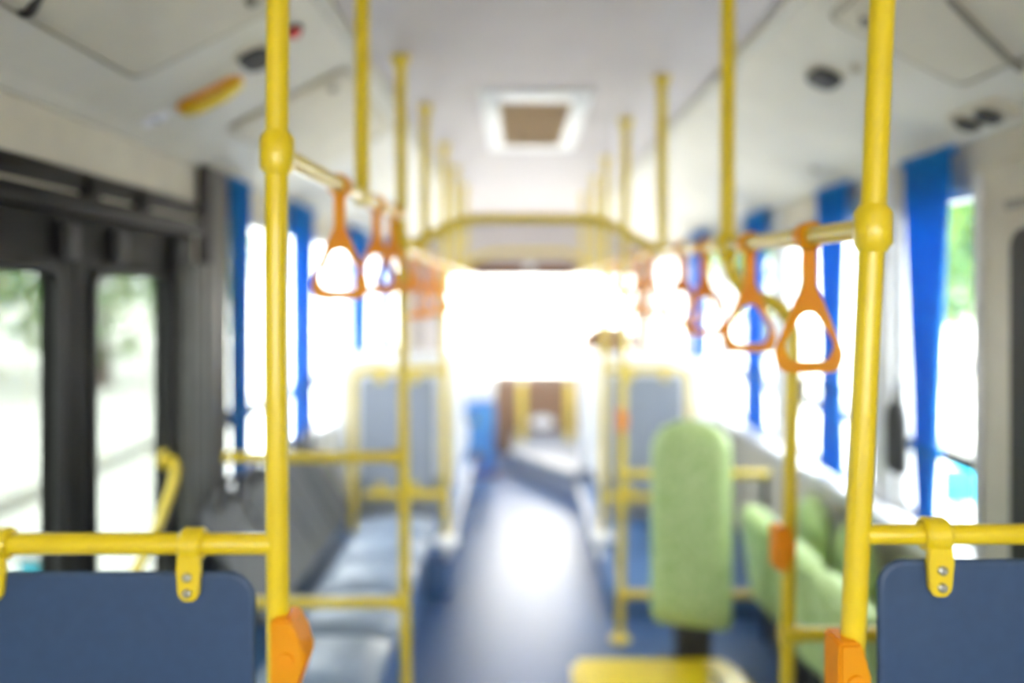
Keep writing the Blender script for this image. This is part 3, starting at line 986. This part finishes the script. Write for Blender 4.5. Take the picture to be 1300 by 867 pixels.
def soft_slab(w_, h_, d_, top_round, name_mat, bow=0.0):
    """upright pad in local coords: width along x, height along z, front towards -y"""
    bm = bmesh.new()
    nx, nz = 14, 22
    F, B = [], []
    for j in range(nz + 1):
        v = j / nz
        z = v * h_
        # half width with rounded top and slightly rounded foot
        hw = w_ / 2
        if z > h_ - top_round:
            q = (z - (h_ - top_round)) / top_round
            hw = (w_ / 2 - 0.0) * math.sqrt(max(1e-4, 1 - (q * 0.97) ** 2))
        if z < 0.03:
            hw -= 0.02 * (1 - z / 0.03) ** 2
        fr, br = [], []
        for i in range(nx + 1):
            u = -1 + 2 * i / nx
            e = (1 - abs(u) ** 3.0) ** 0.5 if abs(u) < 1 else 0
            ev = min(1, (4 * v * (1 - v) * 3) ** 0.5)
            yy = bow * (v - 0.5) ** 2 * 4
            fr.append(bm.verts.new((u * hw, yy - d_ / 2 * (0.25 + 0.75 * e * ev), z)))
            br.append(bm.verts.new((u * hw, yy + d_ / 2 * (0.25 + 0.75 * e * ev), z)))
        F.append(fr)
        B.append(br)
    for j in range(nz):
        for i in range(nx):
            bm.faces.new((F[j][i], F[j][i + 1], F[j + 1][i + 1], F[j + 1][i]))
            bm.faces.new((B[j][i + 1], B[j][i], B[j + 1][i], B[j + 1][i + 1]))
        bm.faces.new((F[j][0], F[j + 1][0], B[j + 1][0], B[j][0]))
        bm.faces.new((F[j + 1][nx], F[j][nx], B[j][nx], B[j + 1][nx]))
    for i in range(nx):
        bm.faces.new((F[0][i + 1], F[0][i], B[0][i], B[0][i + 1]))
        bm.faces.new((F[nz][i], F[nz][i + 1], B[nz][i + 1], B[nz][i]))
    return bm


def place(bm, rz, loc, rx=0.0):
    bmesh.ops.transform(bm, matrix=Matrix.Translation(loc) @ Matrix.Rotation(rz, 4, 'Z') @ Matrix.Rotation(rx, 4, 'X'), verts=bm.verts[:])
    return bm


t = thing('tall_cushion_seat', 'tall pale green padded seat back standing upright by the aisle pole', 'seat', (0.66, 3.0, 0.0))
obj('backrest', place(soft_slab(0.30, 0.78, 0.11, 0.11, 'green', 0.02), math.radians(-18), (0.655, 2.98, 0.235), math.radians(-2)), 'green', t)
obj('back_board', place(soft_slab(0.27, 0.70, 0.05, 0.10, 'green', 0.02), math.radians(-18), (0.678, 3.045, 0.26), math.radians(-2)), 'green_dark', t)
obj('pedestal', bx(0.62, 0.76, 3.075, 3.125, 0.0, 0.42, bev=0.01), 'rubber', t)
obj('foot_plate', bx(0.56, 0.82, 3.06, 3.22, 0.0, 0.02, bev=0.005), 'rubber', t)

labels = ['green folding seat farthest from the camera in the row under the curtain side windows',
          'green folding seat in the middle of the row under the curtain side windows',
          'green folding seat nearest the camera in the row under the curtain side windows']
proto_f = None
for i, y in enumerate((3.14, 2.75, 2.36)):
    if proto_f is None:
        t = thing('folding_seat', labels[0], 'seat', (1.05, y, 0), 'green folding seats under the windows')
        bm = soft_slab(0.37, 0.40, 0.11, 0.04, 'green')
        place(bm, math.radians(-90), (0.0, 0, 0), 0)
        # lean the folded cushion so that its foot stands towards the wall
        bmesh.ops.transform(bm, matrix=Matrix.Translation((1.02, y, 0.235)) @ Matrix.Rotation(math.radians(-8), 4, 'Y'), verts=bm.verts[:])
        obj('folded_cushion', bm, 'green', t)
        bm = soft_slab(0.30, 0.42, 0.07, 0.16, 'green')
        place(bm, math.radians(-90), (1.185, y, 0.27), 0)
        obj('backrest', bm, 'green', t)
        obj('frame', bx(1.06, 1.15, y - 0.17, y + 0.17, 0.0, 0.30, bev=0.01), 'rubber', t)
        obj('hinge', tb([(1.08, y - 0.2, 0.30), (1.08, y + 0.2, 0.30)], 0.016, 10), 'dark', t)
        obj('wall_bracket', bx(1.15, XR, y - 0.15, y + 0.15, 0.22, 0.34, bev=0.006), 'rubber', t)
        proto_f = t
    else:
        dup(proto_f, (1.05, y, 0), labels[i])

# yellow step box on the floor
t = thing('step_box', 'low yellow box with rounded corners on the aisle floor before the green seat', 'box', (0.58, 2.9, 0))
bm = prism(bmesh.new(), [(0.205, 2.72), (0.86, 2.72), (0.85, 2.92), (0.80, 3.04), (0.205, 3.04)], 'z', 0.0, 0.10)
bmesh.ops.bevel(bm, geom=bm.edges[:], offset=0.025, segments=3, affect='EDGES')
obj('body', bm, 'yellow', t)
obj('dark_streak', tb(smooth_path([(0.70, 2.90, 0.102), (0.72, 2.86, 0.104), (0.715, 2.76, 0.102)], 5), [0.004] + [0.011] * 9 + [0.008], 8, squash=(1, 0.5)), 'rubber', t)  # thin dark streak lying on the box top

# ------------------------------------------------------------------ front of the bus
# angled driver's platform with pale nosing
pf = [(-0.05, 6.55), (0.43, 5.72), (XR, 5.72), (XR, 7.3), (-0.05, 7.3)]
t = thing('driver_platform', 'low blue grey platform with a slanting pale edge before the dashboard', 'platform', (0.6, 6.5, 0))
obj('body', prism(bmesh.new(), pf, 'z', 0, 0.21), 'platform', t, False)
bm = prism(bmesh.new(), [(-0.065, 6.545), (0.42, 5.705), (0.47, 5.735), (-0.01, 6.57)], 'z', 0.17, 0.212)
bmesh.ops.bevel(bm, geom=bm.edges[:], offset=0.01, segments=2, affect='EDGES')
obj('nosing', bm, 'nosing', t)
t = thing('front_barrier', 'brown front panel with a white oval mark below the windscreen', 'panel', (0.15, 7.35, 0))
obj('panel', bx(-0.30, 0.62, 7.32, 7.38, 0, 0.66, bev=0.015), 'brown', t)
obj('top_roll', tb([(-0.30, 7.35, 0.66), (0.62, 7.35, 0.66)], 0.04, 14), 'brown', t)
obj('oval_mark', prism(bmesh.new(), [(0.23 + 0.11 * math.cos(2 * PI * k / 24), 0.305 + 0.055 * math.sin(2 * PI * k / 24)) for k in range(24)], 'y', 7.305, 7.325), 'sign_white', t, False)
for i, (x, y) in enumerate(((0.04, 6.9), (0.455, 6.9))):
    pole('barrier_post', [(x, y, 0.21), (x, y, 0.72)], ['short yellow post before the brown front panel, the one in mid aisle', 'short yellow post before the brown front panel, next to the driver seat'][i], 0.035, None, (x, y, 0.21), cat='post')
# dashboard
t = thing('dashboard', 'pale dashboard shelf running under the windscreen', 'dashboard', (0.1, 7.9, 0))
obj('body', prism(bmesh.new(), [(7.75, 0.0), (8.09, 0.0), (8.09, 0.60), (7.85, 0.58), (7.75, 0.5)], 'x', XL + 0.05, XR - 0.05), 'wall_low', t, False)
obj('top_pad', bx(XL + 0.05, XR - 0.05, 7.82, 8.09, 0.58, 0.615, bev=0.01), 'rubber', t)
t = thing('cab_screen', 'white screen wall between the white seats and the brown driver seat', 'screen wall', (0.85, 5.75, 0.21))
obj('board', prism(bmesh.new(), [(0.50, 0.215), (1.20, 0.215), (1.20, 1.06), (0.52, 1.06), (0.46, 1.0), (0.47, 0.5)], 'y', 5.76, 5.80), 'white', t, False)
obj('edge_post', tb([(0.47, 5.78, 0.21), (0.455, 5.78, 1.02)], 0.016, 12), 'white', t)
# driver's seat
t = thing('driver_chair', 'brown driver seat whose headrest rises behind the yellow pole at the front', 'seat', (0.72, 6.3, 0.21))
obj('backrest', place(soft_slab(0.42, 0.60, 0.12, 0.1, 'brown'), 0, (0.72, 6.3, 0.45)), 'brown', t)
obj('headrest', prism(bmesh.new(), [(0.50, 1.05), (0.95, 1.05), (0.93, 1.12), (0.86, 1.21), (0.80, 1.235), (0.64, 1.235), (0.58, 1.21), (0.51, 1.12)], 'y', 6.25, 6.34), 'brown', t, False)
obj('seat_cushion', bx(0.50, 0.94, 6.3, 6.75, 0.52, 0.64, bev=0.03), 'brown', t)
obj('pedestal', bx(0.60, 0.84, 6.35, 6.65, 0.21, 0.53, bev=0.01), 'rubber', t)
t = thing('steering_wheel', 'black steering wheel on a column before the driver seat', 'steering wheel', (0.72, 7.2, 0.21))
obj('rim', tb([(0.72 + 0.2 * math.cos(a), 7.13 + 0.12 * math.sin(a), 0.86 + 0.15 * math.sin(a)) for a in [2 * PI * k / 28 for k in range(28)]], 0.014, 8, closed=True), 'rubber', t)
obj('column', tb([(0.72, 7.13, 0.86), (0.72, 7.27, 0.6), (0.72, 7.28, 0.21)], 0.035, 12), 'rubber', t)
obj('spoke', tb([(0.52, 7.13, 0.86), (0.92, 7.13, 0.86)], 0.012, 8), 'rubber', t)

# fare machine
t = thing('fare_machine', 'blue and white fare machine standing on the aisle floor near the front', 'ticket machine', (-0.3, 6.5, 0))
bm = prism(bmesh.new(), [(-0.42, 0.0), (-0.19, 0.0), (-0.19, 0.62), (-0.42, 0.62)], 'y', 6.42, 6.66)
bmesh.ops.bevel(bm, geom=bm.edges[:], offset=0.02, segments=2, affect='EDGES')
obj('lower_body', bm, 'mach_blue', t)
obj('upper_body', bx(-0.42, -0.19, 6.43, 6.66, 0.61, 0.82, bev=0.03), 'white', t)
obj('screen', bx(-0.39, -0.26, 6.48, 6.54, 0.80, 0.97, bev=0.012), 'screen', t)
for (x, z, r) in ((-0.355, 0.46, 0.035), (-0.325, 0.165, 0.05)):
    obj('recess', tb([(x, 6.425, z), (x, 6.412, z)], [r, r * 0.9], 20), 'brown', t)
obj('plinth', bx(-0.45, -0.16, 6.41, 6.68, 0.0, 0.03, bev=0.006), 'brown', t)

# ------------------------------------------------------------------ curtains


def curtain(side, y, wt, wm, wb, z_tie, label, zb=0.80, ztop=1.925, off=0.045, folds=6):
    x = (XL + off) if side < 0 else (XR - off)
    t = thing('curtain', label, 'curtain', (x, y, zb), 'blue curtains at the windows')
    bm = bmesh.new()
    nv, nu = 44, folds * 8
    rows = []
    for j in range(nv + 1):
        v = j / nv
        z = ztop + (zb - ztop) * v
        q = (ztop - z) / (ztop - z_tie)
        if q < 1:
            s = q * q * (3 - 2 * q)
            ww = wt + (wm - wt) * s
        else:
            q2 = (z_tie - z) / max(1e-3, (z_tie - zb))
            ww = wm + (wb - wm) * math.sin(q2 * PI / 2)
        amp = 0.016 * min(1.0, ww / wt + 0.35)
        row = []
        for i in range(nu + 1):
            u = i / nu
            a = u * folds * 2 * PI
            row.append(bm.verts.new((x + amp * math.sin(a) * (1 if side < 0 else -1), y + (u - 0.5) * ww + 0.004 * math.sin(3 * v + a * 0.5), z)))
        rows.append(row)
    for j in range(nv):
        for i in range(nu):
            bm.faces.new((rows[j][i], rows[j][i + 1], rows[j + 1][i + 1], rows[j + 1][i]))
    o = obj('cloth', bm, 'curtain', t)
    sm = o.modifiers.new('thick', 'SOLIDIFY')
    sm.thickness = 0.003
    obj('tie_band', tb([(x + 0.026 * math.cos(a), y + (wm / 2 + 0.008) * math.sin(a), z_tie) for a in [2 * PI * k / 20 for k in range(20)]], 0.009, 8, closed=True, squash=(1, 1.6)), 'curtain', t)
    obj('heading', bx(x - 0.012, x + 0.012, y - wt / 2 - 0.01, y + wt / 2 + 0.01, ztop - 0.02, ztop + 0.004, bev=0.004), 'curtain', t)
    return t


curtain(1, 2.42, 0.28, 0.13, 0.09, 1.02, 'blue gathered curtain nearest the camera, beside the beige wall unit', zb=0.785)
curtain(1, 3.15, 0.30, 0.18, 0.24, 1.12, 'blue tied curtain second along the green seat side, above the folding seats', zb=0.785)
curtain(1, 4.17, 0.38, 0.32, 0.36, 1.08, 'blue curtain third along the green seat side, seen behind the orange handles', zb=0.78)
curtain(1, 5.50, 0.46, 0.32, 0.36, 1.08, 'blue curtain farthest along the green seat side', zb=0.78)
curtain(-1, 2.99, 0.20, 0.15, 0.13, 1.05, 'blue curtain beside the dark post by the entrance door', zb=0.80)
curtain(-1, 3.87, 0.40, 0.34, 0.36, 1.05, 'blue curtain above the far half of the grey bench', zb=0.80)
curtain(-1, 5.3, 0.62, 0.46, 0.46, 1.05, 'blue curtain behind the first orange handles on the bench side', zb=0.80)
curtain(-1, 6.3, 0.45, 0.25, 0.3, 1.05, 'blue curtain farthest towards the front on the bench side', zb=0.80)

# small black bag hung on the window pillar, and a strap on the next window
t = thing('hanging_bag', 'narrow black bag hanging at the window pillar by the nearest blue curtain', 'bag', (XR - 0.045, 2.62, 0.9))
bm = soft_slab(0.11, 0.24, 0.045, 0.08, 'black')
place(bm, math.radians(90), (XR - 0.04, 2.62, 0.90))
obj('body', bm, 'black', t)
obj('strap', tb(smooth_path([(XR - 0.04, 2.58, 1.08), (XR - 0.03, 2.62, 1.22), (XR - 0.04, 2.66, 1.08)], 6), 0.007, 8), 'black', t)
obj('hook', tb([(XR + 0.012, 2.62, 1.215), (XR - 0.035, 2.62, 1.215)], 0.007, 8), 'metal', t)
t = thing('hanging_strap', 'small dark strap end hanging against the window past the bent pole', 'strap', (XR - 0.03, 3.5, 0.98))
obj('web', prism(bmesh.new(), [(3.46, 1.12), (3.56, 1.12), (3.52, 1.02), (3.50, 0.94), (3.48, 1.02)], 'x', XR - 0.035, XR - 0.025), 'black', t, False)
obj('tab', tb([(XR - 0.001, 3.51, 1.13), (XR - 0.04, 3.51, 1.11)], 0.012, 8), 'black', t)

# ------------------------------------------------------------------ outside
GZ = -0.35
struct('ground', bx(-70, 70, -40, 120, GZ - 0.1, GZ), 'road')
for k, x in enumerate((-4.4, 5.2)):
    struct('kerb_%s' % ('left' if x < 0 else 'right'), bx(x - 0.12, x + 0.12, -30, 60, GZ, GZ + 0.14, bev=0.02), 'kerb')


def crown_mesh(r, h, n, seed):
    rnd = random.Random(seed)
    bm = bmesh.new()
    lumps = []
    for k in range(9):
        a = rnd.uniform(0, 2 * PI)
        d = rnd.uniform(0.1, 0.65) * r
        lumps.append((Vector((math.cos(a) * d, math.sin(a) * d, rnd.uniform(-0.4, 0.45) * h)), rnd.uniform(0.4, 0.62) * r))
    for k in range(n):
        c, rr = rnd.choice(lumps)
        d = Vector((rnd.gauss(0, 1), rnd.gauss(0, 1), rnd.gauss(0, 1))).normalized()
        p = c + d * rr * rnd.uniform(0.55, 1.0)
        q = (d + Vector((rnd.uniform(-1, 1), rnd.uniform(-1, 1), rnd.uniform(-1, 1))) * 0.9).normalized()
        s = rnd.uniform(0.12, 0.22)
        a = q.orthogonal().normalized()
        b = q.cross(a)
        vs = [bm.verts.new(p + a * s), bm.verts.new(p + b * s * 0.55), bm.verts.new(p - a * s), bm.verts.new(p - b * s * 0.55)]
        bm.faces.new(vs)
    return bm


def tree(x, y, r, h, trunk, label, seed):
    t = thing('tree', label, 'tree', (x, y, GZ), 'trees beyond the bus')
    bm = crown_mesh(r, h, 3200, seed)
    bmesh.ops.translate(bm, verts=bm.verts[:], vec=(x, y, GZ + trunk + h * 0.55))
    o = obj('foliage', bm, 'leaf', t, False)
    o['kind'] = 'stuff'
    obj('trunk', tb([(x, y, GZ), (x + 0.05, y, GZ + trunk * 0.6), (x, y + 0.05, GZ + trunk + h * 0.4)], [0.2, 0.15, 0.08], 10), 'bark', t)
    return t


tr1 = tree(-8.2, 15.5, 2.6, 4.2, 1.2, 'leafy tree seen through the upper part of the far door pane', 3)
tree(-13.0, 18.0, 3.2, 4.6, 1.2, 'leafy tree seen through the near door pane', 5)
dup(tr1, (-18.5, 25, GZ), 'leafy tree standing farther off beyond the near door pane')
dup(tr1, (-10.2, 26, GZ), 'leafy tree standing farther off beyond the far door pane')
tree(10.5, 18, 3.0, 4.2, 1.3, 'leafy tree seen through the window by the nearest blue curtain', 9)
dup(tr1, (7.5, 24, GZ), 'leafy tree seen through the windows above the green folding seats')

# turquoise boards outside
t = thing('turquoise_board', 'turquoise board outside the window beside the nearest blue curtain', 'board', (2.9, 5.15, GZ))
obj('board', bx(2.78, 3.02, 5.13, 5.17, 0.12, 0.36, bev=0.01), 'cyan', t)
obj('post', bx(2.87, 2.93, 5.17, 5.21, GZ, 0.30), 'kerb', t, False)
t = thing('turquoise_bollard', 'small turquoise bollard outside, low in the near door pane', 'bollard', (-2.2, 3.6, GZ))
obj('body', bx(-2.26, -2.17, 3.56, 3.64, GZ, 0.29, bev=0.015), 'cyan', t)
obj('cap', bx(-2.30, -2.12, 3.53, 3.67, 0.29, 0.32, bev=0.01), 'kerb', t)

# ------------------------------------------------------------------ thin scatter volume added in the bus to imitate lens veiling glare
hz = bpy.data.materials.new('glare_veil')
hz.use_nodes = True
t_ = hz.node_tree
t_.nodes.clear()
out = t_.nodes.new('ShaderNodeOutputMaterial')
vs = t_.nodes.new('ShaderNodeVolumeScatter')
vs.inputs['Density'].default_value = 0.02
vs.inputs['Anisotropy'].default_value = 0.75
vs.inputs['Color'].default_value = (1, 0.97, 0.9, 1)
t_.links.new(vs.outputs[0], out.inputs['Volume'])
o = obj('glare_veil', bx(XL - 0.05, XR + 0.05, YB - 0.02, YF + 0.055, -0.03, ZC + 0.02), hz, None, False)
o['kind'] = 'stuff'
tag(o, 'added thin scattering veil filling the bus, standing in for lens glare', 'glare_veil')
